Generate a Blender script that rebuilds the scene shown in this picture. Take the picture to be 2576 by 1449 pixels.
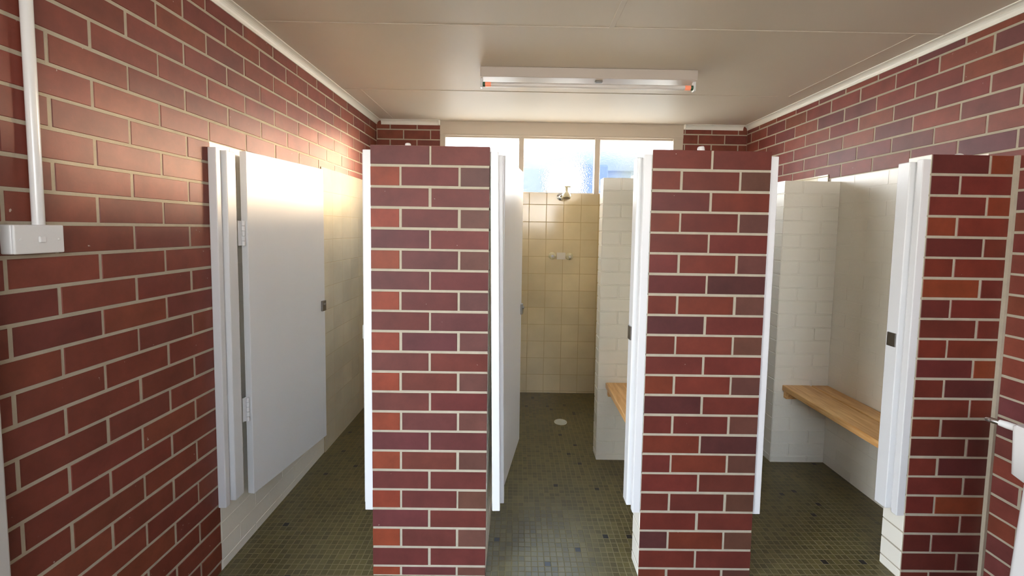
import bpy, bmesh, math, random
from mathutils import Vector, Matrix
random.seed(7)
S = bpy.context.scene
COL = S.collection
for o in list(bpy.data.objects):
    bpy.data.objects.remove(o, do_unlink=True)

# ------------------------------------------------------------------ camera
YAW, PITCH, ROLL = -0.0068, 0.0646, 0.0159
FPX, PPX, PPY, RW, RH = 1072.73, 1307.73, 645.89, 2576, 1449
cy, sy, cp, sp, cr, sr = (math.cos(YAW), math.sin(YAW), math.cos(PITCH), math.sin(PITCH), math.cos(ROLL), math.sin(ROLL))
fwd = Vector((-sy*cp, cy*cp, -sp)); rgt = Vector((cy, sy, 0)); upv = rgt.cross(fwd)
R_ = rgt*cr + upv*sr; U_ = -rgt*sr + upv*cr
cam_d = bpy.data.cameras.new('camera'); cam = bpy.data.objects.new('camera', cam_d); COL.objects.link(cam)
M = Matrix((R_, U_, -fwd)).transposed().to_4x4(); M.translation = Vector((0.6044, -1.764, 1.5126))
cam.matrix_world = M
cam_d.sensor_fit = 'HORIZONTAL'; cam_d.sensor_width = 36; cam_d.lens = FPX/RW*36
cam_d.shift_x = -(PPX-RW/2)/RW; cam_d.shift_y = -(RH/2-PPY)/RW
cam_d.clip_start = 0.02; cam_d.clip_end = 200
S.camera = cam
# ------------------------------------------------------------------ world, sun, exposure
W = bpy.data.worlds.new('sky'); S.world = W; W.use_nodes = True
wn = W.node_tree.nodes; wl = W.node_tree.links
bg = wn['Background']
tc = wn.new('ShaderNodeTexCoord'); sx = wn.new('ShaderNodeSeparateXYZ'); wl.new(tc.outputs['Generated'], sx.inputs[0])
rp = wn.new('ShaderNodeValToRGB'); wl.new(sx.outputs['Z'], rp.inputs[0])
rp.color_ramp.elements[0].position = 0.0; rp.color_ramp.elements[0].color = (1.0, 0.97, 0.92, 1)
rp.color_ramp.elements[1].position = 0.6; rp.color_ramp.elements[1].color = (0.55, 0.74, 1.0, 1)
wl.new(rp.outputs[0], bg.inputs[0]); bg.inputs[1].default_value = 6.0
sun_d = bpy.data.lights.new('sun', 'SUN'); sun_d.energy = 7.5; sun_d.angle = math.radians(10); sun_d.color = (1.0, 0.72, 0.44)
sun = bpy.data.objects.new('sun', sun_d); COL.objects.link(sun)
sd = Vector((-0.68, -0.72, -0.168)).normalized()          # light travels this way
sun.rotation_euler = sd.to_track_quat('-Z', 'Y').to_euler()
sun.location = (5, 6, 4)
vs = S.view_settings; S.display_settings.display_device = 'sRGB'
vs.view_transform = 'Standard'; vs.look = 'None'; vs.gamma = 1; vs.exposure = 1.62; vs.use_curve_mapping = False

# ------------------------------------------------------------------ materials
def lin(c):
    return tuple((x/255/12.92 if x/255 <= 0.04045 else ((x/255+0.055)/1.055)**2.4) for x in c)
def mat(name, col, rough=0.5, metal=0.0, bump=0.0, bscale=60, var=0.0, vscale=6, spec=0.5, coat=0.0):
    m = bpy.data.materials.new(name); m.use_nodes = True
    n = m.node_tree.nodes; l = m.node_tree.links; b = n['Principled BSDF']
    c = lin(col); b.inputs['Base Color'].default_value = (*c, 1)
    b.inputs['Roughness'].default_value = rough; b.inputs['Metallic'].default_value = metal
    b.inputs['Specular IOR Level'].default_value = spec; b.inputs['Coat Weight'].default_value = coat
    b.inputs['Coat Roughness'].default_value = 0.12
    t = n.new('ShaderNodeTexCoord')
    if var:
        nz = n.new('ShaderNodeTexNoise'); nz.inputs['Scale'].default_value = vscale; nz.inputs['Detail'].default_value = 6
        l.new(t.outputs['Object'], nz.inputs['Vector'])
        mx = n.new('ShaderNodeMix'); mx.data_type = 'RGBA'; l.new(nz.outputs['Fac'], mx.inputs[0])
        mx.inputs[6].default_value = (*[max(0, x*(1-var)) for x in c], 1); mx.inputs[7].default_value = (*[min(1, x*(1+var)) for x in c], 1)
        l.new(mx.outputs[2], b.inputs['Base Color'])
    if bump:
        nb = n.new('ShaderNodeTexNoise'); nb.inputs['Scale'].default_value = bscale; nb.inputs['Detail'].default_value = 5
        l.new(t.outputs['Object'], nb.inputs['Vector'])
        bp = n.new('ShaderNodeBump'); bp.inputs['Strength'].default_value = bump; bp.inputs['Distance'].default_value = 0.004
        l.new(nb.outputs['Fac'], bp.inputs['Height']); l.new(bp.outputs[0], b.inputs['Normal'])
    return m
def mat_brick(name, rough=0.36):
    m = mat(name, (140, 70, 60), rough, bump=0.05, bscale=120, spec=0.38)
    n = m.node_tree.nodes; l = m.node_tree.links; b = n['Principled BSDF']
    a = n.new('ShaderNodeVertexColor'); a.layer_name = 'Col'
    t = n.new('ShaderNodeTexCoord')
    nz = n.new('ShaderNodeTexNoise'); nz.inputs['Scale'].default_value = 9; nz.inputs['Detail'].default_value = 8; nz.inputs['Roughness'].default_value = 0.65
    l.new(t.outputs['Object'], nz.inputs['Vector'])
    r = n.new('ShaderNodeMapRange'); r.inputs[1].default_value = 0.3; r.inputs[2].default_value = 0.7; r.inputs[3].default_value = 0.8; r.inputs[4].default_value = 1.2
    l.new(nz.outputs['Fac'], r.inputs[0])
    mx = n.new('ShaderNodeMix'); mx.data_type = 'RGBA'; mx.blend_type = 'MULTIPLY'; mx.inputs[0].default_value = 1
    l.new(a.outputs[0], mx.inputs[6]); l.new(r.outputs[0], mx.inputs[7])
    # pale specks of old mortar
    sp_ = n.new('ShaderNodeTexNoise'); sp_.inputs['Scale'].default_value = 55; sp_.inputs['Detail'].default_value = 2
    l.new(t.outputs['Object'], sp_.inputs['Vector'])
    s2 = n.new('ShaderNodeMapRange'); s2.inputs[1].default_value = 0.765; s2.inputs[2].default_value = 0.80; l.new(sp_.outputs['Fac'], s2.inputs[0])
    m2 = n.new('ShaderNodeMix'); m2.data_type = 'RGBA'; l.new(s2.outputs[0], m2.inputs[0]); l.new(mx.outputs[2], m2.inputs[6]); m2.inputs[7].default_value = (0.5, 0.42, 0.36, 1)
    l.new(m2.outputs[2], b.inputs['Base Color'])
    return m
def mat_grid(name, ua, va, size, uo, vo, jw, col, jcol, rough, cvar=0.25, bumpd=0.0015, dark=0.0, warp=0.0):
    """square tiles by world position; ua/va pick the two axes (0 x, 1 y, 2 z)"""
    m = bpy.data.materials.new(name); m.use_nodes = True
    n = m.node_tree.nodes; l = m.node_tree.links; b = n['Principled BSDF']
    g = n.new('ShaderNodeNewGeometry'); s = n.new('ShaderNodeSeparateXYZ'); l.new(g.outputs['Position'], s.inputs[0])
    if warp:
        wz = n.new('ShaderNodeTexNoise'); wz.inputs['Scale'].default_value = 7; wz.inputs['Detail'].default_value = 3; l.new(g.outputs['Position'], wz.inputs['Vector'])
        v1 = n.new('ShaderNodeVectorMath'); v1.operation = 'SUBTRACT'; v1.inputs[1].default_value = (.5, .5, .5); l.new(wz.outputs['Color'], v1.inputs[0])
        v2 = n.new('ShaderNodeVectorMath'); v2.operation = 'SCALE'; v2.inputs['Scale'].default_value = warp*2; l.new(v1.outputs[0], v2.inputs[0])
        v3 = n.new('ShaderNodeVectorMath'); v3.operation = 'ADD'; l.new(g.outputs['Position'], v3.inputs[0]); l.new(v2.outputs[0], v3.inputs[1]); l.new(v3.outputs[0], s.inputs[0])
    def mth(op, a, bb=None):
        x = n.new('ShaderNodeMath'); x.operation = op
        for i, v in enumerate((a, bb)):
            if v is None: continue
            if isinstance(v, (int, float)): x.inputs[i].default_value = v
            else: l.new(v, x.inputs[i])
        return x.outputs[0]
    fs = []; cells = []
    for ax, off in ((ua, uo), (va, vo)):
        v = mth('DIVIDE', mth('SUBTRACT', s.outputs[ax], off), size)
        cells.append(mth('FLOOR', v)); f = mth('FRACT', v)
        d = mth('MINIMUM', f, mth('SUBTRACT', 1.0, f)); fs.append(mth('MULTIPLY', d, size))
    d = mth('MINIMUM', fs[0], fs[1])
    mr = n.new('ShaderNodeMapRange'); mr.inputs[1].default_value = jw*0.5; mr.inputs[2].default_value = jw*1.1; l.new(d, mr.inputs[0])
    cb = n.new('ShaderNodeCombineXYZ'); l.new(cells[0], cb.inputs[0]); l.new(cells[1], cb.inputs[1])
    wn_ = n.new('ShaderNodeTexWhiteNoise'); wn_.noise_dimensions = '2D'; l.new(cb.outputs[0], wn_.inputs['Vector'])
    c = lin(col)
    mx = n.new('ShaderNodeMix'); mx.data_type = 'RGBA'; l.new(wn_.outputs['Value'], mx.inputs[0])
    mx.inputs[6].default_value = (*[x*(1-cvar) for x in c], 1); mx.inputs[7].default_value = (*[x*(1+cvar) for x in c], 1)
    out = mx.outputs[2]
    if dark:
        dk = n.new('ShaderNodeMath'); dk.operation = 'GREATER_THAN'; dk.inputs[1].default_value = 1-dark; l.new(wn_.outputs['Value'], dk.inputs[0])
        md = n.new('ShaderNodeMix'); md.data_type = 'RGBA'; l.new(dk.outputs[0], md.inputs[0]); l.new(out, md.inputs[6]); md.inputs[7].default_value = (0.012, 0.010, 0.009, 1)
        out = md.outputs[2]
    nz = n.new('ShaderNodeTexNoise'); nz.inputs['Scale'].default_value = 3; nz.inputs['Detail'].default_value = 5; l.new(g.outputs['Position'], nz.inputs['Vector'])
    rr = n.new('ShaderNodeMapRange'); rr.inputs[1].default_value = 0.3; rr.inputs[2].default_value = 0.7; rr.inputs[3].default_value = 0.88; rr.inputs[4].default_value = 1.1; l.new(nz.outputs['Fac'], rr.inputs[0])
    mj = n.new('ShaderNodeMix'); mj.data_type = 'RGBA'; l.new(mr.outputs[0], mj.inputs[0]); mj.inputs[6].default_value = (*lin(jcol), 1); l.new(out, mj.inputs[7])
    mm = n.new('ShaderNodeMix'); mm.data_type = 'RGBA'; mm.blend_type = 'MULTIPLY'; mm.inputs[0].default_value = 1; l.new(mj.outputs[2], mm.inputs[6]); l.new(rr.outputs[0], mm.inputs[7])
    l.new(mm.outputs[2], b.inputs['Base Color'])
    ro = n.new('ShaderNodeMapRange'); ro.inputs[3].default_value = 0.8; ro.inputs[4].default_value = rough; l.new(mr.outputs[0], ro.inputs[0]); l.new(ro.outputs[0], b.inputs['Roughness'])
    hb = mth('ADD', mr.outputs[0], mth('MULTIPLY', wn_.outputs['Value'], 0.3))
    bp = n.new('ShaderNodeBump'); bp.inputs['Strength'].default_value = 0.7; bp.inputs['Distance'].default_value = bumpd; l.new(hb, bp.inputs['Height']); l.new(bp.outputs[0], b.inputs['Normal'])
    return m
BRICK = mat_brick('face_brick', 0.5)
MORTAR = mat('mortar', (176, 166, 146), 0.85, bump=0.3, bscale=150, var=0.15, vscale=25)
WHITEB = mat('white_painted_brick', (240, 235, 221), 0.3, bump=0.25, bscale=45, var=0.04)
WHITEM = mat('white_painted_mortar', (240, 235, 221), 0.4, bump=0.3, bscale=60)
GLOSSW = mat('white_gloss_paint', (226, 226, 226), 0.30, bump=0.06, bscale=18, var=0.03, vscale=5)
CEIL = mat('ceiling_paint', (214, 202, 186), 0.5, bump=0.10, bscale=3.0, var=0.03, vscale=2, spec=0.35)
COVE = mat('cornice_paint', (238, 235, 224), 0.4, bump=0.05)
CREAMW = mat('cream_window_paint', (196, 182, 164), 0.35, bump=0.08, bscale=30)
PLAST = mat('white_plastic', (228, 228, 226), 0.22)
CREAMP = mat('cream_plastic', (214, 204, 170), 0.28)
CERAM = mat('white_ceramic', (222, 219, 216), 0.15, coat=0.3)
CHROME = mat('chrome', (215, 215, 218), 0.16, metal=1.0)
STEEL = mat('worn_steel', (150, 147, 142), 0.35, metal=1.0, var=0.2, vscale=40)
GREYTRIM = mat('grey_white_trim_paint', (196, 192, 186), 0.4, bump=0.05)
FLOOR = mat_grid('olive_mosaic', 0, 1, 0.0298, 0.006, 0.0, 0.0021, (94, 84, 48), (128, 117, 84), 0.34, 0.24, 0.0014, 0.010, warp=0.004)
TILEB = mat_grid('cream_tile_facing_room', 0, 2, 0.1564, 0.7085, 0.0166, 0.003, (214, 194, 156), (190, 164, 120), 0.14, 0.05, 0.001)
TILES = mat_grid('cream_tile_side_walls', 1, 2, 0.1564, 0.07, 0.0166, 0.003, (222, 213, 188), (200, 186, 152), 0.14, 0.05, 0.001)
OUTG = mat('outdoor_ground', (150, 142, 126), 0.9, var=0.2)
OUTB2 = mat('pale_blue_sheeting', (92, 94, 92), 0.8, var=0.5, vscale=1.5)
OUTB = mat('blue_grey_sheeting', (40, 54, 78), 0.7, var=0.1)
OUTG2 = mat('grey_green_sheeting', (78, 82, 80), 0.8, var=0.4)
def mat_wood():
    m = bpy.data.materials.new('varnished_pine'); m.use_nodes = True
    n = m.node_tree.nodes; l = m.node_tree.links; b = n['Principled BSDF']
    t = n.new('ShaderNodeTexCoord'); mp = n.new('ShaderNodeMapping'); mp.inputs['Scale'].default_value = (14, 1.2, 14); l.new(t.outputs['Object'], mp.inputs[0])
    nz = n.new('ShaderNodeTexNoise'); nz.inputs['Scale'].default_value = 4; nz.inputs['Detail'].default_value = 8; nz.inputs['Distortion'].default_value = 0.6; l.new(mp.outputs[0], nz.inputs['Vector'])
    r = n.new('ShaderNodeValToRGB'); r.color_ramp.elements[0].position = 0.3; r.color_ramp.elements[0].color = (*lin((212, 152, 86)), 1)
    r.color_ramp.elements[1].position = 0.7; r.color_ramp.elements[1].color = (*lin((250, 206, 142)), 1); l.new(nz.outputs['Fac'], r.inputs[0])
    l.new(r.outputs[0], b.inputs['Base Color']); b.inputs['Roughness'].default_value = 0.35
    bp = n.new('ShaderNodeBump'); bp.inputs['Strength'].default_value = 0.15; bp.inputs['Distance'].default_value = 0.002; l.new(nz.outputs['Fac'], bp.inputs['Height']); l.new(bp.outputs[0], b.inputs['Normal'])
    return m
WOOD = mat_wood()
def mat_glass():
    m = bpy.data.materials.new('obscure_glass'); m.use_nodes = True
    n = m.node_tree.nodes; l = m.node_tree.links; n.clear()
    o = n.new('ShaderNodeOutputMaterial'); tr = n.new('ShaderNodeBsdfTransparent'); tr.inputs[0].default_value = (0.95, 0.98, 1, 1)
    rf = n.new('ShaderNodeBsdfPrincipled'); rf.inputs['Transmission Weight'].default_value = 1; rf.inputs['Roughness'].default_value = 0.07; rf.inputs['IOR'].default_value = 1.25
    t = n.new('ShaderNodeTexCoord')
    nz = n.new('ShaderNodeTexNoise'); nz.inputs['Scale'].default_value = 110; nz.inputs['Detail'].default_value = 2; l.new(t.outputs['Object'], nz.inputs['Vector'])
    bp = n.new('ShaderNodeBump'); bp.inputs['Strength'].default_value = 0.6; bp.inputs['Distance'].default_value = 0.004; l.new(nz.outputs['Fac'], bp.inputs['Height']); l.new(bp.outputs[0], rf.inputs['Normal'])
    mx = n.new('ShaderNodeMixShader'); mx.inputs[0].default_value = 0.68; l.new(tr.outputs[0], mx.inputs[1]); l.new(rf.outputs[0], mx.inputs[2]); l.new(mx.outputs[0], o.inputs[0])
    return m
GLASS = mat_glass()
def mat_glow(name, col, strength):
    m = mat(name, (205, 130, 104), 0.3); b = m.node_tree.nodes['Principled BSDF']
    b.inputs['Emission Color'].default_value = (*lin(col), 1); b.inputs['Emission Strength'].default_value = strength
    return m
GLOW = mat_glow('glowing_tube_electrode', (255, 140, 100), 0.16)
TUBE = mat('fluorescent_tube_glass', (226, 220, 214), 0.12)
GREEN = mat('green_tube_band', (40, 84, 60), 0.4)

# ------------------------------------------------------------------ mesh helpers
class MB:
    def __init__(s): s.v = []; s.f = []; s.m = []; s.c = []; s.mats = []
    def mi(s, m):
        if m not in s.mats: s.mats.append(m)
        return s.mats.index(m)
    def face(s, pts, m, col=(1, 1, 1)):
        b = len(s.v); s.v += [tuple(p) for p in pts]; s.f.append(tuple(range(b, b+len(pts)))); s.m.append(s.mi(m)); s.c.append(col)
    def box(s, lo, hi, m, skip=()):
        x0, y0, z0 = lo; x1, y1, z1 = hi
        F = {'-x': [(x0, y1, z0), (x0, y0, z0), (x0, y0, z1), (x0, y1, z1)], '+x': [(x1, y0, z0), (x1, y1, z0), (x1, y1, z1), (x1, y0, z1)],
             '-y': [(x0, y0, z0), (x1, y0, z0), (x1, y0, z1), (x0, y0, z1)], '+y': [(x1, y1, z0), (x0, y1, z0), (x0, y1, z1), (x1, y1, z1)],
             '-z': [(x0, y1, z0), (x1, y1, z0), (x1, y0, z0), (x0, y0, z0)], '+z': [(x0, y0, z1), (x1, y0, z1), (x1, y1, z1), (x0, y1, z1)]}
        for k, p in F.items():
            if k not in skip: s.face(p, m)
    def bricks(s, O, u, n, u0, u1, z0, z1, zoff, joints, m, colfn, depth=0.0018, ch=0.0014, holes=(), gap=0.005, pgap=0.0045):
        """courses of individual bricks on the plane through O; joints(k, u0, u1) -> perpend positions in row k"""
        O = Vector(O); u = Vector(u); n = Vector(n); Z = Vector((0, 0, 1)); ccw = u.cross(Z).dot(n) > 0
        k0 = int(math.floor((z0-zoff)/0.086))-1; k1 = int(math.ceil((z1-zoff)/0.086))+1
        for k in range(k0, k1):
            a = max(z0, zoff+0.086*k+gap); b = min(z1, zoff+0.086*(k+1)-gap)
            if b-a < 0.008: continue
            js = joints(k, u0, u1)
            for i in range(len(js)-1):
                p = max(u0, js[i]+pgap+random.uniform(-.0012, .0016)); q = min(u1, js[i+1]-pgap+random.uniform(-.0016, .0012))
                if q-p < 0.012: continue
                parts = [(p, q, a, b)]
                for (h0, h1, g0, g1) in holes:
                    nx = []
                    for (p_, q_, a_, b_) in parts:
                        if q_ <= h0 or p_ >= h1 or b_ <= g0 or a_ >= g1: nx.append((p_, q_, a_, b_)); continue
                        if p_ < h0: nx.append((p_, h0, a_, b_))
                        if q_ > h1: nx.append((h1, q_, a_, b_))
                        if a_ < g0: nx.append((max(p_, h0), min(q_, h1), a_, g0))
                        if b_ > g1: nx.append((max(p_, h0), min(q_, h1), g1, b_))
                    parts = nx
                c = colfn(k, i, len(js)-1)
                for (p_, q_, a_, b_) in parts:
                    if q_-p_ < 0.01 or b_-a_ < 0.008: continue
                    jz = random.uniform(-.0008, .0008)
                    def ring(e, d): return [O+u*(p_+e)+Z*(a_+e+jz)+n*d, O+u*(q_-e)+Z*(a_+e+jz)+n*d, O+u*(q_-e)+Z*(b_-e+jz)+n*d, O+u*(p_+e)+Z*(b_-e+jz)+n*d]
                    t_ = random.uniform(-.0006, .0006)
                    A = ring(0, -depth*1.05); B = ring(ch*.35, -ch+t_); C = ring(ch, t_)
                    for P_, Q_ in ((A, B), (B, C)):
                        for e in range(4):
                            w = [P_[e], P_[(e+1) % 4], Q_[(e+1) % 4], Q_[e]]
                            s.face(w if ccw else w[::-1], m, c)
                    s.face(C if ccw else C[::-1], m, c)
    def build(s, name, parent=None, smooth=False):
        me = bpy.data.meshes.new(name); me.from_pydata(s.v, [], s.f); 
        for m in s.mats: me.materials.append(m)
        me.polygons.foreach_set('material_index', s.m)
        at = me.color_attributes.new('Col', 'FLOAT_COLOR', 'CORNER'); buf = []
        for f, c in zip(s.f, s.c): buf += [c[0], c[1], c[2], 1.0]*len(f)
        at.data.foreach_set('color', buf); me.update()
        o = bpy.data.objects.new(name, me); COL.objects.link(o)
        if parent: o.parent = parent
        return o
def from_bm(name, bm, m, parent=None, smooth=False):
    me = bpy.data.meshes.new(name); bmesh.ops.recalc_face_normals(bm, faces=bm.faces); bm.to_mesh(me); bm.free()
    for x in (m if isinstance(m, (list, tuple)) else [m]): me.materials.append(x)
    if smooth:
        for p in me.polygons: p.use_smooth = True
    o = bpy.data.objects.new(name, me); COL.objects.link(o)
    if parent: o.parent = parent
    return o
def bbox(bm, lo, hi, bev=0.0, seg=2, mtx=None):
    b2 = bmesh.new(); bmesh.ops.create_cube(b2, size=1)
    lo = Vector(lo); hi = Vector(hi); c = (lo+hi)/2; d = hi-lo
    for v in b2.verts: v.co = Vector((v.co.x*d.x+c.x, v.co.y*d.y+c.y, v.co.z*d.z+c.z))
    if bev: bmesh.ops.bevel(b2, geom=b2.edges[:], offset=bev, segments=seg, profile=0.5, affect='EDGES')
    if mtx: bmesh.ops.transform(b2, matrix=mtx, verts=b2.verts)
    t = bpy.data.meshes.new('t'); b2.to_mesh(t); b2.free(); bm.from_mesh(t); bpy.data.meshes.remove(t)
def lathe(bm, prof, p0, axis, seg=32):
    """prof: (radius, distance along axis)"""
    p0 = Vector(p0); ax = Vector(axis).normalized(); t = ax.orthogonal().normalized(); b = ax.cross(t); rings = []
    for r, h in prof:
        rings.append([bm.verts.new(p0+ax*h+(t*math.cos(2*math.pi*i/seg)+b*math.sin(2*math.pi*i/seg))*max(r, 1e-4)) for i in range(seg)])
    for a, c in zip(rings, rings[1:]):
        for i in range(seg): bm.faces.new((a[i], a[(i+1) % seg], c[(i+1) % seg], c[i]))
    bm.faces.new(rings[0][::-1]); bm.faces.new(rings[-1])
def solid(name, lo, hi, m, parent=None, bev=0.002, seg=2):
    bm = bmesh.new(); bbox(bm, lo, hi, bev, seg); return from_bm(name, bm, m, parent)
def turned(name, prof, p0, axis, m, parent=None, seg=32):
    bm = bmesh.new(); lathe(bm, prof, p0, axis, seg); o = from_bm(name, bm, m, parent)
    for p in o.data.polygons: p.use_smooth = len(p.vertices) == 4
    md = o.modifiers.new('edges', 'EDGE_SPLIT'); md.split_angle = math.radians(40)
    return o
def tag(o, label, cat, group=None, kind=None):
    o['label'] = label; o['category'] = cat
    if group: o['group'] = group
    if kind: o['kind'] = kind
    return o
def empty(name, loc=(0, 0, 0)):
    o = bpy.data.objects.new(name, None); o.location = loc; o.empty_display_size = 0.1; COL.objects.link(o); return o
def keep(o, root):
    """parent under an empty that is not at the origin, mesh given in world coordinates"""
    o.parent = root; o.matrix_parent_inverse = root.matrix_basis.inverted(); return o

# ------------------------------------------------------------------ dimensions
XL, XR, YB, YR, H = -0.665, 2.654, 2.113, -3.0, 2.465
T1a, T1b = 0.378, 0.488      # left dividing wall
T2a, T2b = 1.533, 1.643      # right dividing wall
TOP = 1.846                  # height of piers and dividing walls
PD = 0.11                    # thickness of a pier
NY = 0.957                   # front face of the nib walls
def stretcher(off, par=0):
    def f(k, u0, u1):
        s = off + (0.12 if (k+par) % 2 else 0.0); a = math.floor((u0-s)/0.24)-1
        return [s+0.24*i for i in range(int(a), int((u1-s)/0.24)+3)]
    return f
def vcol(base, dv=0.12, dh=0.03, gain=0.47):
    c = lin(base); f = gain*(1+random.uniform(-dv, dv)); return (c[0]*f*(1+random.uniform(-dh, dh)), c[1]*f*(1+random.uniform(-dh*3, dh*3)), c[2]*f*(1+random.uniform(-dh*3, dh*3)))
REDS = [(140, 70, 54), (136, 68, 52), (132, 65, 52), (144, 74, 56), (136, 66, 52), (128, 64, 54)]
def wallcol(k, i, n): return vcol(random.choice(REDS), 0.07, 0.02, 0.75)
RIGHTS = [(140, 72, 62), (132, 70, 66), (124, 70, 70), (146, 74, 58), (136, 64, 56), (150, 82, 66)]
def rightcol(k, i, n): return vcol(random.choice(RIGHTS), 0.10, 0.03, 0.70)
def white(k, i, n): return (1, 1, 1)

# ------------------------------------------------------------------ structure
b = MB(); b.box((XL-1.2, YR-0.1, -0.08), (XR+0.1, YB+0.1, 0), FLOOR)
tag(b.build('floor'), 'olive green mosaic tiled floor running through the whole shower room', 'floor', kind='structure')
# ceiling with its joint strips
b = MB(); b.box((XL-0.1, YR-0.1, H), (XR+0.1, YB+0.1, H+0.08), CEIL)
ceil = tag(b.build('ceiling'), 'off-white sheeted ceiling with thin cover strips over the brick room', 'ceiling', kind='structure')
for lo, hi in (((-0.62, 0.300, H-0.003), (2.61, 0.309, H)), ((-0.62, 1.262, H-0.003), (2.40, 1.270, H)), ((1.02, -2.95, H-0.003), (1.045, 0.300, H)),
               ((-0.505, 1.270, H-0.003), (-0.495, 2.06, H)), ((2.48, 0.309, H-0.003), (2.49, 1.262, H)), ((-0.62, -1.0, H-0.003), (2.61, -0.992, H))):
    solid('cover_strip', lo, hi, CEIL, ceil, 0.001, 1)
# left wall
DW = (-1.85, -0.83, 0.0, 2.06)
b = MB()
for y0, y1, z0, z1 in ((YR, DW[0], 0, H), (DW[1], YB+0.1, 0, H), (DW[0], DW[1], DW[3], H)):
    b.box((XL-0.1, y0, z0), (XL-0.0018, y1, z1), MORTAR)
U = (0, 1, 0); N = (1, 0, 0); WT = 1.851
b.bricks((XL, 0, 0), U, N, YR, YB, 0, H, 0.045, stretcher(-0.58), BRICK, wallcol, holes=[(DW[0], DW[1], 0, DW[3]), (0.02, 9, -1, WT)])
b.bricks((XL, 0, 0), U, N, 0.02, 1.008, 0, WT, 0.045, stretcher(-0.58), WHITEB, white, 0.0012, 0.0022, gap=.003, pgap=.003)
wl_ = tag(b.build('wall_left'), 'long red face brick wall along the left side, lower part painted inside the stall', 'wall', kind='structure')
b = MB(); b.box((XL-0.0017, 0.02, 0), (XL-0.0012, 1.008, WT), WHITEM); b.build('paint_coat', wl_)
solid('tile_facing', (XL, 1.008, 0), (XL+0.006, YB, 1.893), TILES, wl_, 0.001, 1)
# right wall
b = MB(); b.box((XR+0.0018, YR, 0), (XR+0.1, YB+0.1, H), MORTAR)
N = (-1, 0, 0); WTR = 2.391-0.086*6
b.bricks((XR, 0, 0), U, N, YR, YB, 0, H, 0.069, stretcher(1.805, 0), BRICK, rightcol, holes=[(0.11, 9, -1, WTR)])
b.bricks((XR, 0, 0), U, N, 0.11, 1.045, 0, WTR, 0.069, stretcher(1.805, 0), WHITEB, white, 0.0012, 0.0022, gap=.003, pgap=.003)
wr_ = tag(b.build('wall_right'), 'red face brick wall along the right side, painted white behind the bench', 'wall', kind='structure')
b = MB(); b.box((XR+0.0012, 0.11, 0), (XR+0.0017, 1.045, WTR), WHITEM); b.build('paint_coat', wr_)
solid('tile_facing', (XR-0.006, 1.067, 0), (XR, YB, 1.905), TILES, wr_, 0.001, 1)
# back wall with the window opening
WX0, WX1, WZ0 = -0.099, 2.077, 1.838
b = MB()
for x0, x1, z0, z1 in ((XL-0.1, WX0, 0, H), (WX1, XR+0.1, 0, H), (WX0, WX1, 0, WZ0)):
    b.box((x0, YB+0.0018, z0), (x1, YB+0.1, z1), MORTAR)
for x0, x1 in ((XL, WX0), (WX1, XR)):
    b.bricks((0, YB, 0), (1, 0, 0), (0, -1, 0), x0, x1, 1.838, H, 0.062, stretcher(XL, 0), BRICK, wallcol)
wb_ = tag(b.build('wall_back'), 'back wall with cream shower tiles below and red brick beside the high window', 'wall', kind='structure')
solid('tile_facing', (XL, YB-0.006, 0), (XR, YB, WZ0), TILEB, wb_, 0.001, 1)
# rear wall behind the camera
b = MB(); RWX0, RWX1, RWZ0, RWZ1 = 0.0, 1.9, 1.55, 2.30
for x0, x1, z0, z1 in ((XL-0.1, RWX0, 0, H), (RWX1, XR+0.1, 0, H), (RWX0, RWX1, 0, RWZ0), (RWX0, RWX1, RWZ1, H)):
    b.box((x0, YR-0.1, z0), (x1, YR-0.0018, z1), MORTAR)
b.bricks((0, YR, 0), (1, 0, 0), (0, 1, 0), XL, XR, 0, H, 0.045, stretcher(0), BRICK, wallcol, holes=[(RWX0, RWX1, RWZ0, RWZ1)])
tag(b.build('wall_rear'), 'red brick wall at the rear of the room opposite the shower stalls', 'wall', kind='structure')

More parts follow.
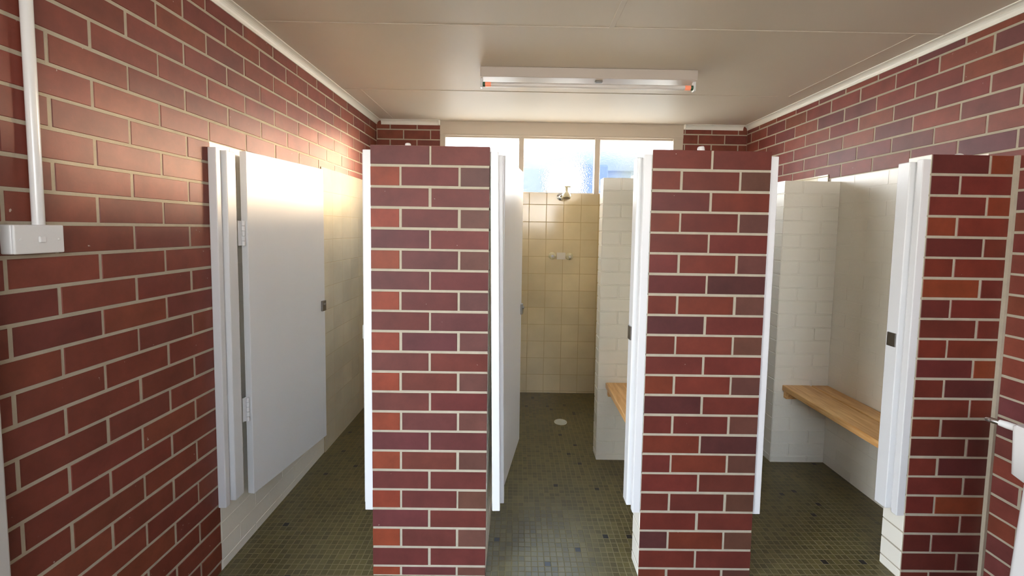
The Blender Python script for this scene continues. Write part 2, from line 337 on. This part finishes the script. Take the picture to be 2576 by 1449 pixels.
# ---- dividing walls with their brick piers
def pier_joints(w, two):
    def f(k, u0, u1):
        # rows counted from the floor; the top row (k = 20) shows two stretchers
        return two[0] if k % 2 == 0 else two[1]
    return f
def divider(name, label, x0, x1, wa, wb, js, colfn, nib=None, right_open=True):
    """pier x0..x1 at the front, wall wa..wb behind it, nib wall (n0, n1)"""
    b = MB(); e = 0.0018
    b.box((x0+e, e, 0), (x1-e, PD-e, TOP), MORTAR, skip=('+z',))
    b.bricks((x0, 0, 0), (1, 0, 0), (0, -1, 0), 0, x1-x0, 0.004, TOP, 0.045, lambda k, a, c: js[k % 2], BRICK, colfn)
    b.box((x0+.001, .001, TOP-.0015), (x1-.001, PD-.001, TOP-.0005), BRICK); 
    for q in range(6): b.c[-1-q] = lin((150, 84, 70))
    st = stretcher(0.0, 1)
    if right_open is not None:
        b.bricks((x0, 0, 0), (0, 1, 0), (-1, 0, 0), 0.007, PD, 0.004, TOP, 0.045, st, WHITEB, white, 0.0012, 0.0022, gap=.003, pgap=.003)
    o = None
    if wb:
        b.bricks((x1, 0, 0), (0, 1, 0), (1, 0, 0), 0.007, 1.005, 0.004, TOP, 0.045, st, WHITEB, white, 0.0012, 0.0022, gap=.003, pgap=.003)
        b.box((wa+e, PD-e, 0), (wb-e, YB-.006, TOP), WHITEM)
        b.bricks((wa, 0, 0), (0, 1, 0), (-1, 0, 0), PD, NY, 0.004, TOP, 0.045, st, WHITEB, white, 0.0012, 0.0022, gap=.003, pgap=.003)
        b.bricks((x0, PD, 0), (1, 0, 0), (0, 1, 0), 0, wa-x0, 0.004, TOP, 0.045, stretcher(0), WHITEB, white, 0.0012, 0.0022, gap=.003, pgap=.003)
    o = b.build(name)
    if wb:
        solid('tile_facing', (wb, 1.008, 0), (wb+0.006, YB-.006, TOP-.001), TILES, o, .001, 1)
        solid('tile_facing', (wa-0.006, NY+.115, 0), (wa, YB-.006, TOP-.001), TILES, o, .001, 1)
    return tag(o, label, 'wall', kind='structure')
def nib(name, label, x0, x1):
    b = MB(); e = 0.003
    b.box((x0+e, NY+e, 0), (x1, NY+PD-e, TOP), WHITEM, skip=('+z',)); 
    b.box((x0+.001, NY+.001, TOP-.002), (x1, NY+PD-.001, TOP), WHITEB)
    b.bricks((x0, NY, 0), (1, 0, 0), (0, -1, 0), 0, x1-x0, 0.004, TOP, 0.045, lambda k, a, c: [-.005, .24, .50] if k % 2 else [-.005, .115, .355, .60], WHITEB, white, 0.0018, 0.0040, gap=.002, pgap=.002)
    b.bricks((x0, NY, 0), (0, 1, 0), (-1, 0, 0), 0, PD, 0.004, TOP, 0.045, lambda k, a, c: [-.005, .115], WHITEB, white, 0.0018, 0.0040, gap=.002, pgap=.002)
    b.box((x0+.004, NY+PD-.002, 0), (x1, NY+PD+.004, TOP-.001), TILEB)
    return tag(b.build(name), label, 'wall', kind='structure')
A2 = [-.005, .244, .493]; B2 = [-.005, .122, .364, .493]
def p1col(k, i, n):
    if n == 3 and i == 0: return vcol((184, 84, 54), .06)
    if n == 3 and i == 2: return vcol((138, 88, 76), .12)
    return vcol(random.choice([(142, 72, 66), (146, 72, 62), (134, 70, 68), (138, 66, 60)]), .06)
def p2col(k, i, n):
    if n == 3 and i == 2: return vcol((134, 84, 70), .12)
    return vcol(random.choice([(144, 66, 54), (140, 64, 52), (150, 70, 52), (136, 64, 54), (116, 62, 60), (152, 72, 50)]), .05)
def p3col(k, i, n):
    return vcol(random.choice([(156, 68, 50), (144, 64, 52), (126, 60, 56), (176, 82, 52), (136, 62, 54), (150, 66, 52)]), .08)
divider('wall_divider', 'left brick pier and dividing wall between the first two shower stalls', 0.0, T1b, T1a, T1b, (A2, B2), p1col)
divider('wall_divider', 'right-hand brick pier and dividing wall between the second and third stalls', 1.155, T2b, T2a, T2b, (A2, B2), p2col)
divider('wall_pier', 'short brick pier in the right corner beside the white basin', 2.307, XR, None, None, ([-.005, .24, .341], [-.005, .122, .341]), p3col)
nib('wall_nib', 'white painted nib wall at the back of the middle stall', 1.145, T2a)
nib('wall_nib', 'white painted nib wall behind the bench of the right-hand stall', 2.300, XR)

# ---- cornices
def cornice(n, p, q, inn, label):
    """cove from p to q (ends on the wall line), inn = direction into the room"""
    p = Vector(p); q = Vector(q); inn = Vector(inn); prof = [(0, 0.040), (0.005, 0.040)]
    for i in range(7):
        a = math.pi/2*i/6; prof.append((0.005+0.031*(1-math.cos(a)), 0.036-0.031*math.sin(a)))
    prof += [(0.042, 0.005), (0.042, 0), (0, 0)]
    bm = bmesh.new(); R = []
    for e in (p, q): R.append([bm.verts.new(e+inn*d+Vector((0, 0, H-z))) for d, z in prof])
    k = len(prof)
    for i in range(k): bm.faces.new((R[0][i], R[0][(i+1) % k], R[1][(i+1) % k], R[1][i]))
    bm.faces.new(R[0]); bm.faces.new(R[1][::-1])
    tag(from_bm('trim_%d' % n, bm, COVE), label, 'cornice', kind='structure')
cornice(1, (XL, YR, 0), (XL, YB, 0), (1, 0, 0), 'white coved cornice along the top of the left brick wall')
cornice(2, (XR, YR, 0), (XR, YB, 0), (-1, 0, 0), 'white coved cornice along the top of the right brick wall')
cornice(3, (XL+.042, YB, 0), (WX0, YB, 0), (0, -1, 0), 'short white cornice left of the high window')
cornice(4, (WX1, YB, 0), (XR-.042, YB, 0), (0, -1, 0), 'short white cornice right of the high window')

# ---- window
w = empty('window_1', (0.99, YB, WZ0)); tag(w, 'wide high window of three obscure glass panes under the ceiling', 'window', kind='structure')
fr = bmesh.new()
Y0, Y1 = YB-0.012, YB+0.07
bbox(fr, (WX0, Y0, 2.345), (WX1, Y1, H), .002)
bbox(fr, (WX0, Y0+.004, WZ0), (-0.050, Y1, 2.345), .002); bbox(fr, (1.990, Y0+.004, WZ0), (WX1, Y1, 2.345), .002)
bbox(fr, (0.608, Y0+.006, WZ0), (0.652, Y1, 2.345), .002); bbox(fr, (1.288, Y0+.006, WZ0), (1.335, Y1, 2.345), .002)
bbox(fr, (-0.05, Y0+.03, WZ0), (1.99, Y1, WZ0+.012), .002)
bbox(fr, (-0.05, Y0+.02, 2.325), (1.99, Y1-.02, 2.346), .002)
bbox(fr, (WX0+.002, Y0-.004, 2.338), (WX1-.002, Y0+.01, 2.352), .003)
keep(from_bm('window_frame', fr, CREAMW), w)
for x0, x1 in ((-0.052, 0.610), (0.650, 1.290), (1.333, 1.992)):
    bm = bmesh.new(); vs_ = [bm.verts.new(c) for c in ((x0, YB+.04, WZ0+.005), (x1, YB+.04, WZ0+.005), (x1, YB+.04, 2.335), (x0, YB+.04, 2.335))]; bm.faces.new(vs_)
    keep(from_bm('pane', bm, GLASS), w)
keep(solid('window_catch', (0.851, YB-.02, WZ0), (0.872, YB+.01, WZ0+.028), STEEL, bev=.003), w)

w = empty('added_window_2', (1.0, YR, RWZ0)); tag(w, 'unseen high window opening added behind the viewer to let in frontal daylight', 'window', kind='structure')  # out-of-view opening, added so daylight reaches the pier fronts and jambs
fr = bmesh.new()
for lo, hi in (((RWX0, YR-.08, RWZ0), (RWX1, YR, RWZ0+.04)), ((RWX0, YR-.08, RWZ1-.04), (RWX1, YR, RWZ1)), ((RWX0, YR-.08, RWZ0), (RWX0+.04, YR, RWZ1)), ((RWX1-.04, YR-.08, RWZ0), (RWX1, YR, RWZ1)), ((.93, YR-.08, RWZ0), (.97, YR, RWZ1))):
    bbox(fr, lo, hi, .002)
keep(from_bm('window_frame', fr, CREAMW), w)

# ---- entrance doorway on the left, by the camera
for lo, hi, n, lab in (((XL-.11, -0.835, 0), (XL+.045, -0.765, 2.12), 5, 'grey white door architrave on the left wall beside the light switch'),):
    tag(solid('trim_%d' % n, lo, hi, GREYTRIM, bev=.004), lab, 'door trim', kind='structure')
tag(solid('trim_6', (XL-.11, -1.92, 0), (XL+.045, -1.85, 2.12), GREYTRIM, bev=.004), 'grey white door architrave on the far side of the entrance opening', 'door trim', kind='structure')
tag(solid('trim_7', (XL-.11, -1.85, 2.05), (XL+.045, -0.835, 2.12), GREYTRIM, bev=.004), 'grey white head board over the entrance opening', 'door trim', kind='structure')

b = MB(); b.box((XR-.012, -.0145, 0), (XR-.0005, .0005, TOP), MORTAR); b.build('mortar_joint', wr_)
for n, x, s_, lab in ((8, WX0, -1, 'small mitred end of the cornice at the left end of the window head'), (9, WX1, 1, 'small mitred end of the cornice at the right end of the window head')):
    bm = bmesh.new(); bbox(bm, (min(x, x+s_*.004)-.006, YB-.046, H-.046), (max(x, x+s_*.004)+.006, YB-.014, H-.0005), .006, 2)
    tag(from_bm('trim_%d' % n, bm, COVE), lab, 'cornice', kind='structure')

# ------------------------------------------------------------------ door jambs
def jamb(side, x, label, strike=None, z0=0.293, z1=1.828):
    """side +1: stands out of the pier face at x towards +X"""
    r = empty('door_jamb', (x, 0.05, z0)); tag(r, label, 'door frame', 'white door jambs of the stalls')
    def bx_(n, a0, a1, y0, y1, zz0, zz1, m=GLOSSW, bev=.003):
        X0, X1 = sorted((x+side*a0, x+side*a1)); return keep(solid(n, (X0, y0, zz0), (X1, y1, zz1), m, bev=bev), r)
    bx_('front_stile', 0, .034, .006, .034, z0, z1)
    bx_('rebate_stile', 0, .024, .034, .046, z0, z1-.002, bev=.001)
    bx_('door_stop', 0, .050, .046, .104, z0+.008, z1-.006)
    if strike:
        bx_('strike_plate', .050, .056, .052, .092, strike-.03, strike+.03, STEEL, .001)
    return r
jamb(1, XL, 'white hinge jamb fixed to the left brick wall in front of the first stall door')
jamb(-1, 0.0, 'white closing jamb on the left side of the left brick pier', 1.06)
lean = jamb(1, T1b, 'white hinge jamb on the right side of the left brick pier')
lean.location.x += 0.026; lean.rotation_euler = (0, -0.0165, 0)   # this jamb leans out of plumb
jamb(-1, 1.155, 'white closing jamb on the left side of the middle brick pier', 1.07)
jamb(1, T2b, 'thin white jamb on the right side of the middle brick pier')
jamb(-1, 2.307, 'wide white stepped jamb on the corner pier by the bench', 1.056)

# ------------------------------------------------------------------ stall doors
def stall_door(n, P0, P1, z0, z1, label):
    P0 = Vector((*P0, 0)); P1 = Vector((*P1, 0)); d = (P1-P0); L = d.length; ang = math.atan2(d.y, d.x)
    bm = bmesh.new(); bbox(bm, (0, 0, 0), (L, 0.032, z1-z0), .0025, 2)
    o = from_bm('door_%d' % n, bm, GLOSSW); o.location = (P0.x, P0.y, z0); o.rotation_euler = (0, 0, ang)
    tag(o, label, 'door', kind='structure')
    # hinges on the edge nearest the room
    for zc in (1.475-z0, 0.675-z0):
        bm = bmesh.new()
        for i in range(5):
            lathe(bm, [(.0068, -.055+.0222*i), (.0068, -.055+.0222*i+.0198)], (-.010, .012, zc), (0, 0, 1), 14)
        bbox(bm, (-.006, .020, zc-.055), (0.0, .024, zc+.055), .0005, 1)
        bbox(bm, (-.030, .020, zc-.055), (-.006, .0235, zc+.055), .0005, 1)
        from_bm('hinge', bm, GLOSSW, o)
    # latch near the free edge
    bm = bmesh.new(); zc = 1.052-z0
    bbox(bm, (L-.040, -.011, zc-.030), (L-.003, 0, zc+.030), .0025, 2)
    lathe(bm, [(.008, 0), (.008, .006), (.006, .008)], (L-.022, -.011, zc+.008), (0, -1, 0), 20)
    from_bm('latch', bm, STEEL, o)
    return o
stall_door(1, (-0.597, 0.146), (-0.513, 0.712), 0.268, 1.837, 'white gloss door of the first stall standing open against the left wall')
stall_door(2, (0.547, 0.15), (0.635, 0.702), 0.266, 1.838, 'white door of the middle stall swung inward, seen nearly edge on')

# ------------------------------------------------------------------ benches
def bench(x0, x1, y0, y1, label):
    r = empty('bench', ((x0+x1)/2, (y0+y1)/2, 0.40)); tag(r, label, 'bench', 'slatted timber benches in the stalls')
    g = x0+(x1-x0)*0.62
    keep(solid('seat_board', (x0, y0, .488), (g-.005, y1, .524), WOOD, bev=.005), r)
    keep(solid('seat_board', (g+.005, y0, .488), (x1, y1, .524), WOOD, bev=.005), r)
    for ya, yb in ((y1-.032, y1), (y0, y0+.032)):
        keep(solid('bearer', (x0+.012, ya, .440), (x1, yb, .4885), WOOD, bev=.003), r)
    return r
bench(2.352, XR-.002, 0.115, NY-.001, 'honey coloured timber bench of two boards under the right brick wall')
bench(1.195, T2a-.001, 0.115, NY-.001, 'timber bench half hidden behind the middle pier, against the nib wall')

# ------------------------------------------------------------------ fluorescent batten
r = empty('fluorescent_light', (1.0, .80, H)); tag(r, 'white fluorescent batten light with an unlit tube on the ceiling', 'ceiling light')
LX0, LX1, LY = 0.372, 1.655, 0.835
bm = bmesh.new(); bbox(bm, (LX0, LY-.030, H-.060), (LX1, LY+.075, H-.0005), .004); keep(from_bm('housing', bm, mat('off_white_enamel', (202, 190, 178), .3)), r)
TZ, TY = H-.092, LY+.012
tb_ = keep(turned('tube', [(.013, .028), (.0135, .034), (.0135, LX1-LX0-.034), (.013, LX1-LX0-.028)], (LX0, TY, TZ), (1, 0, 0), TUBE, seg=24), r)
for a, sg in ((LX0+.012, 1), (LX1-.012, -1)):
    turned('tube_cap', [(.0137, 0), (.0142, .002), (.0142, .014), (.0137, .015)], (a, TY, TZ), (sg, 0, 0), GREEN, tb_, seg=20)
    turned('glowing_end', [(.0139, .015), (.0139, .050)], (a, TY, TZ), (sg, 0, 0), GLOW, tb_, seg=20)
    x0, x1 = sorted((a-sg*.013, a+sg*.001))
    keep(solid('lamp_holder', (x0, TY-.016, TZ-.022), (x1, TY+.016, H-.058), PLAST, bev=.003), r)
keep(solid('starter', (1.055, TY-.010, H-.072), (1.10, TY+.012, H-.058), STEEL, bev=.004), r)

# ------------------------------------------------------------------ light switch and conduit
r = empty('light_switch', (XL, -.652, 1.466)); tag(r, 'white rectangular light switch on a surface box on the left brick wall', 'light switch')
keep(solid('mounting_box', (XL-.001, -.711, 1.430), (XL+.028, -.594, 1.504), PLAST, bev=.004, seg=3), r)
plate = keep(solid('switch_plate', (XL+.0275, -.711, 1.430), (XL+.036, -.594, 1.504), PLAST, bev=.0035, seg=3), r)
solid('rocker', (XL+.034, -.657, 1.458), (XL+.040, -.641, 1.475), PLAST, plate, bev=.003, seg=3)
for yy in (-.697, -.608):
    turned('screw_cover', [(.0035, 0), (.0035, .001), (.002, .0016)], (XL+.036, yy, 1.467), (1, 0, 0), PLAST, plate, seg=16)
cd = turned('conduit', [(.0125, 0), (.0125, H-1.504)], (XL+.0125, -.634, 1.504), (0, 0, 1), PLAST, seg=20)
tag(cd, 'white plastic conduit pipe rising from the light switch to the ceiling', 'conduit')

# ------------------------------------------------------------------ shower fittings of the middle stall
r = empty('wall_shower', (1.01, YB-.006, 1.82)); tag(r, 'cream and chrome shower head on the tiled wall below the window', 'shower head')
keep(turned('flange', [(.033, 0), (.033, .004), (.024, .010), (.012, .014)], (0.988, YB-.006, 1.810), (0, -1, 0), CHROME), r)
keep(turned('arm', [(.009, 0), (.009, .125)], (0.990, YB-.012, 1.810), (.32, -1, .30), CHROME, seg=20), r)
h0 = Vector((1.028, YB-.128, 1.874)); ax = Vector((-.02, -.28, -1))
keep(turned('rose', [(.010, -.012), (.013, -.002), (.015, .006), (.014, .020), (.017, .030), (.029, .044), (.037, .062), (.039, .086), (.036, .091), (.028, .089)], h0, ax, CREAMP), r)
keep(turned('spray_face', [(.027, .0885), (.027, .0915), (.010, .0935)], h0, ax, STEEL), r)
keep(solid('lever', (1.010, YB-.140, 1.882), (1.064, YB-.118, 1.895), CREAMP, bev=.004), r)
def tap(x, z, label):
    r = empty('shower_tap', (x, YB-.006, z)); tag(r, label, 'tap', 'cream shower taps on the tiled wall')
    keep(turned('flange', [(.033, 0), (.032, .005), (.026, .012), (.018, .016)], (x, YB-.006, z), (0, -1, 0), CREAMP), r)
    bm = bmesh.new(); seg = 40; prof = [(.016, .012), (.020, .022), (.024, .030), (.024, .046), (.020, .052)]; rings = []
    for rad, hh in prof:
        rings.append([bm.verts.new((x+(rad*(1+.10*math.cos(6*2*math.pi*i/seg)))*math.cos(2*math.pi*i/seg), YB-.006-hh, z+(rad*(1+.10*math.cos(6*2*math.pi*i/seg)))*math.sin(2*math.pi*i/seg))) for i in range(seg)])
    for a, c in zip(rings, rings[1:]):
        for i in range(seg): bm.faces.new((a[i], a[(i+1) % seg], c[(i+1) % seg], c[i]))
    bm.faces.new(rings[0]); bm.faces.new(rings[-1][::-1])
    keep(from_bm('handle', bm, CREAMP, smooth=True), r)
    keep(turned('indicator_cap', [(.013, .050), (.013, .0545), (.010, .0560)], (x, YB-.006, z), (0, -1, 0), CHROME, seg=24), r)
tap(0.924, 1.276, 'cream shower tap on the left of the pair under the shower head')
tap(1.080, 1.272, 'cream shower tap on the right of the pair under the shower head')
tag(solid('cover_plate', (0.965, YB-.009, 1.243), (1.045, YB-.0055, 1.306), mat('pale_grey_patch', (214, 204, 190), .5), bev=.001), 'pale grey patch plate on the tiles between the two shower taps', 'cover plate')
bm = bmesh.new(); lathe(bm, [(.050, 0), (.050, .004), (.046, .006), (.040, .006), (.039, .003), (.006, .003), (.005, .005)], (.968, 1.503, 0), (0, 0, 1), 40)
for i in range(5): bbox(bm, (.968-.036, 1.503-.030+.014*i, .003), (.968+.036, 1.503-.025+.014*i, .0065), .0008, 1)
tag(from_bm('floor_drain', bm, mat('cream_drain', (206, 200, 178), .4)), 'round cream floor drain in the mosaic floor below the shower taps', 'drain')

# ------------------------------------------------------------------ white caps on the piers
def cap(x, y, rr, h, tilt, prof, label):
    o = turned('plastic_cap', prof(rr, h), (x, y, TOP-.0005), (tilt, 0, 1), PLAST, seg=28)
    tag(o, label, 'cap')
sq = lambda r_, h: [(r_, 0), (r_, h*.75), (r_*.9, h*.93), (r_*.7, h)]
dm = lambda r_, h: [(r_*math.cos(a), h*math.sin(a)) for a in [i*math.pi/2/8 for i in range(9)]]
cap(0.131, .09, .0125, .026, .0, sq, 'small white plastic cap standing on top of the left brick pier')
cap(1.391, .09, .0145, .034, -.12, sq, 'tilted white plastic cap standing on top of the middle brick pier')
cap(2.473, .06, .0200, .018, .0, dm, 'white domed plastic cap on top of the corner pier')

# ------------------------------------------------------------------ wash basin, right edge of the view
r = empty('wash_basin', (2.46, -.60, 0)); tag(r, 'white ceramic pedestal wash basin on the right wall by the corner pier', 'wash basin')
bm = bmesh.new()
X0, X1, Ya, Yb, Zt = 2.300, XR-.001, -.860, -.354, .876
def loop(x0, x1, y0, y1, z, rad, n=5):
    pts = []
    for cx_, cy_, a0 in ((x1-rad, y1-rad, 0), (x0+rad, y1-rad, 90), (x0+rad, y0+rad, 180), (x1-rad, y0+rad, 270)):
        for i in range(n+1):
            a = math.radians(a0+90*i/n); pts.append(bm.verts.new((cx_+rad*math.cos(a), cy_+rad*math.sin(a), z)))
    return pts
Ls = [loop(X0+.05, X1, Ya+.06, Yb-.035, .66, .03), loop(X0+.003, X1, Ya+.004, Yb-.004, .705, .02), loop(X0, X1, Ya, Yb, Zt-.008, .018), loop(X0+.006, X1-.006, Ya+.006, Yb-.006, Zt, .016),
      loop(X0+.035, X1-.09, Ya+.04, Yb-.04, Zt-.003, .03), loop(X0+.055, X1-.11, Ya+.07, Yb-.07, Zt-.10, .05), loop(X0+.12, X1-.17, Ya+.16, Yb-.16, Zt-.135, .03)]
for a, c in zip(Ls, Ls[1:]):
    for i in range(len(a)): bm.faces.new((a[i], a[(i+1) % len(a)], c[(i+1) % len(a)], c[i]))
bm.faces.new(Ls[0][::-1]); bm.faces.new(Ls[-1])
o = keep(from_bm('bowl', bm, CERAM, smooth=True), r); md = o.modifiers.new('e', 'EDGE_SPLIT'); md.split_angle = math.radians(50)
bm = bmesh.new()
Ls = [loop(2.296, XR-.03, -.760, -.372, 0.0, .02), loop(2.312, XR-.03, -.745, -.375, .40, .02), loop(2.325, XR-.03, -.735, -.378, .675, .02)]
for a, c in zip(Ls, Ls[1:]):
    for i in range(len(a)): bm.faces.new((a[i], a[(i+1) % len(a)], c[(i+1) % len(a)], c[i]))
bm.faces.new(Ls[0][::-1]); bm.faces.new(Ls[-1])
o = keep(from_bm('pedestal', bm, CERAM, smooth=True), r); md = o.modifiers.new('e', 'EDGE_SPLIT'); md.split_angle = math.radians(50)
keep(turned('tap_body', [(.013, 0), (.013, .03), (.011, .05)], (2.330, -.358, .858), (-.25, 1, 0), PLAST, seg=20), r)
keep(turned('tap_spout', [(.009, 0), (.010, .02), (.008, .036), (.004, .040)], (2.319, -.312, .858), (-.45, 1, 0), CHROME, seg=20), r)

# ------------------------------------------------------------------ outdoors, seen blurred through the obscure glass
b = MB(); b.box((-14, -14, -.5), (16, 18, -.09), OUTG); tag(b.build('ground'), 'pale ground outside the building', 'ground', kind='structure')
r = empty('outbuilding', (1.8, 8.3, -.09)); tag(r, 'tall blue grey outbuilding outside, seen blurred through the middle and right panes', 'outbuilding')
keep(solid('upper_wall', (0.50, 8.0, 2.86), (3.42, 8.9, 5.2), OUTB2, bev=.02), r)
keep(solid('side_wall', (0.45, 8.0, -.09), (1.30, 8.9, 2.88), OUTG2, bev=.02), r)
keep(solid('side_wall', (2.55, 8.1, -.09), (3.20, 8.9, 2.88), OUTG2, bev=.02), r)
tag(solid('storage_tank', (1.78, 7.3, -.09), (2.50, 7.9, 2.90), OUTB, bev=.04), 'dark blue upright tank outside, seen through the middle pane beside the right mullion', 'storage tank')
